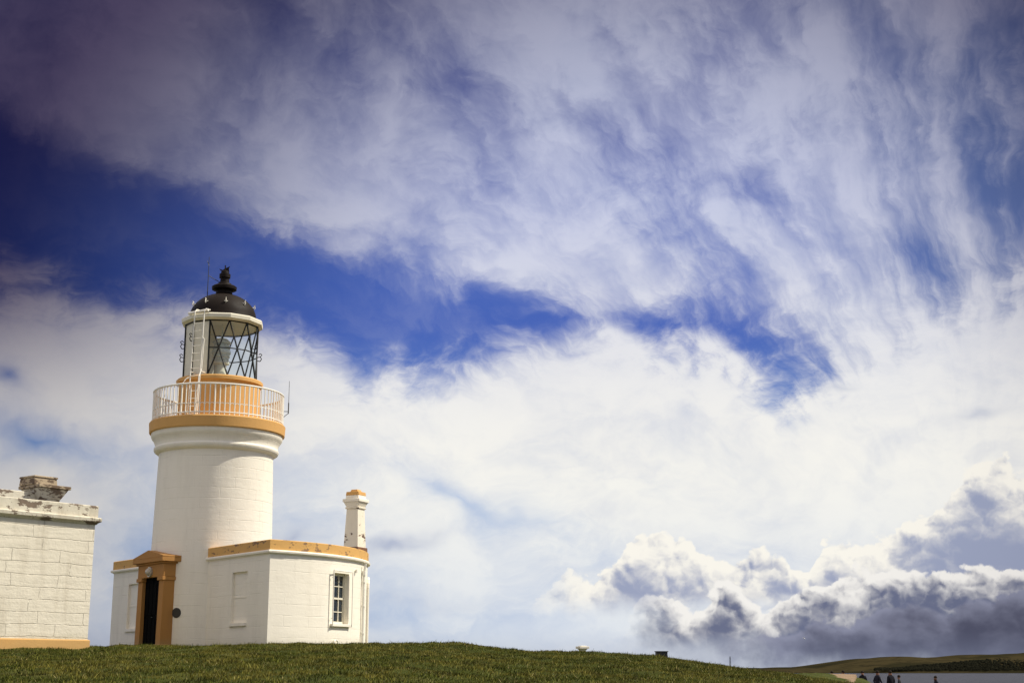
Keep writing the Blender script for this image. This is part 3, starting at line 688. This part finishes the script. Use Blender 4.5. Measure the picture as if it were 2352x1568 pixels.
def person(name,x,y,pose,top,leg,label,s=1.,face=0.):
    if pose=='walk':
        J=dict(pel=(0,0,.95),wai=(0,0,1.1),che=(0,.01,1.33),nek=(0,.02,1.5),hd=(0,.04,1.62),hd2=(0,.04,1.74),
          lh=(-.09,0,.9),lk=(-.11,.16,.5),la=(-.11,.12,.08),lt=(-.11,.28,.04),rh=(.09,0,.9),rk=(.1,.02,.48),ra=(.1,-.28,.12),rt=(.1,-.16,.04),
          ls=(-.19,0,1.42),le=(-.27,-.1,1.15),lw=(-.27,-.02,.9),lf=(-.27,.02,.8),rs=(.19,0,1.42),re=(.27,.06,1.15),rw=(.26,.2,.95),rf=(.26,.26,.88))
    elif pose=='sit':
        J=dict(pel=(0,-.1,.12),wai=(0,-.12,.3),che=(0,-.08,.55),nek=(0,-.04,.72),hd=(0,0,.83),hd2=(0,0,.95),
          lh=(-.1,-.05,.12),lk=(-.14,.32,.48),la=(-.12,.55,.08),lt=(-.12,.7,.04),rh=(.1,-.05,.12),rk=(.14,.32,.45),ra=(.12,.55,.08),rt=(.12,.7,.04),
          ls=(-.19,-.08,.64),le=(-.26,.08,.42),lw=(-.16,.3,.5),lf=(-.1,.34,.5),rs=(.19,-.08,.64),re=(.26,.08,.42),rw=(.16,.3,.5),rf=(.1,.34,.48))
    else:
        J=dict(pel=(0,0,.95),wai=(0,0,1.1),che=(0,.01,1.33),nek=(0,.02,1.5),hd=(0,.04,1.62),hd2=(0,.04,1.74),
          lh=(-.09,0,.9),lk=(-.12,.03,.5),la=(-.13,0,.08),lt=(-.14,.16,.04),rh=(.09,0,.9),rk=(.12,.03,.5),ra=(.14,0,.08),rt=(.16,.16,.04),
          ls=(-.19,0,1.42),le=(-.26,-.03,1.15),lw=(-.22,.12,.95),lf=(-.18,.18,.9),rs=(.19,0,1.42),re=(.27,-.02,1.14),rw=(.26,.06,.9),rf=(.25,.08,.8))
    R_=dict(pel=.16,wai=.155,che=.18,nek=.065,hd=.105,hd2=.09,lh=.11,lk=.07,la=.05,lt=.045,rh=.11,rk=.07,ra=.05,rt=.045,ls=.085,le=.06,lw=.04,lf=.035,rs=.085,re=.06,rw=.04,rf=.035)
    ks=list(J); E=[('pel','wai'),('wai','che'),('che','nek'),('nek','hd'),('hd','hd2'),('pel','lh'),('lh','lk'),('lk','la'),('la','lt'),('pel','rh'),('rh','rk'),('rk','ra'),('ra','rt'),('che','ls'),('ls','le'),('le','lw'),('lw','lf'),('che','rs'),('rs','re'),('re','rw'),('rw','rf')]
    me=bpy.data.meshes.new(name); me.from_pydata([J[k] for k in ks],[(ks.index(a),ks.index(b)) for a,b in E],[])
    o=bpy.data.objects.new(name,me); sc.collection.objects.link(o)
    sk=o.modifiers.new('skin','SKIN')
    for i,k in enumerate(ks):
        d=me.skin_vertices[0].data[i]; d.radius=(R_[k],R_[k]); d.use_root=(k=='pel')
    sk.use_smooth_shade=True; o.modifiers.new('sub','SUBSURF').levels=1; o.modifiers['sub'].render_levels=1
    o.location=(x,y,gz(x,y)); o.rotation_euler=(0,0,face); o.scale=(s,s,s)
    m_,nt,p=newmat("person_clothes"); t=nt.nodes.new('ShaderNodeTexCoord'); s_=nt.nodes.new('ShaderNodeSeparateXYZ'); nt.links.new(t.outputs['Object'],s_.inputs[0]); z=S(nt,s_.outputs[2])
    zs=(.97,1.53) if pose!='sit' else (.2,.75)
    c=mixc(nt,sstep(z,zs[0]-.01,zs[0]+.01),leg,top); c=mixc(nt,sstep(z,zs[1]-.01,zs[1]+.01),c,(.25,.14,.10)); c=mixc(nt,noise(nt,S(nt,t.outputs['Object']),12.,4,.6)*.3,c,(.01,.01,.01))
    nt.links.new(c.k,p.inputs['Base Color']); p.inputs['Roughness'].default_value=.9; p.inputs['Specular IOR Level'].default_value=.1; me.materials.append(m_)
    hb_=MB(); hb_.lathe([(.10,-.05),(.115,.0),(.11,.06),(.07,.11),(.0,.13)],12)
    h=hb_.make("hair",simple("dark_hair",(.02,.015,.01),.8,spec=.1)); h.parent=o; q=J['hd2']; h.location=(q[0],q[1]-.02,q[2]-.03)
    o["label"]=label; o["category"]="person"; o["group"]="people on the beach"
person("person",24.0,100,'stand',(.015,.015,.02),(.012,.012,.02),"person in dark clothes standing on the beach",.97,2.8)
person("person",25.0,100,'walk',(.02,.02,.03),(.012,.012,.02),"person in dark jacket walking along the beach",1.03,-1.2)
person("person",25.65,99,'stand',(.012,.012,.018),(.015,.015,.02),"person in black coat standing near the water",1.05,.4)
person("person",26.5,100,'stand',(.05,.05,.055),(.015,.015,.025),"person in grey top and dark trousers on the beach",.92,1.2)
person("person",29.0,100,'walk',(.02,.02,.03),(.015,.015,.015),"person in dark clothes walking by the water",1.,1.6)
person("person",21.7,99,'stand',(.02,.02,.03),(.015,.015,.015),"person in dark clothes beyond the sea wall",.95,0.)
person("person",22.7,100,'stand',(.05,.02,.02),(.015,.015,.015),"person in reddish top beyond the sea wall",.98,1.)
person("person",29.8,101,'sit',(.02,.02,.03),(.015,.015,.015),"person sitting on the sand in dark clothes",1.0,1.)
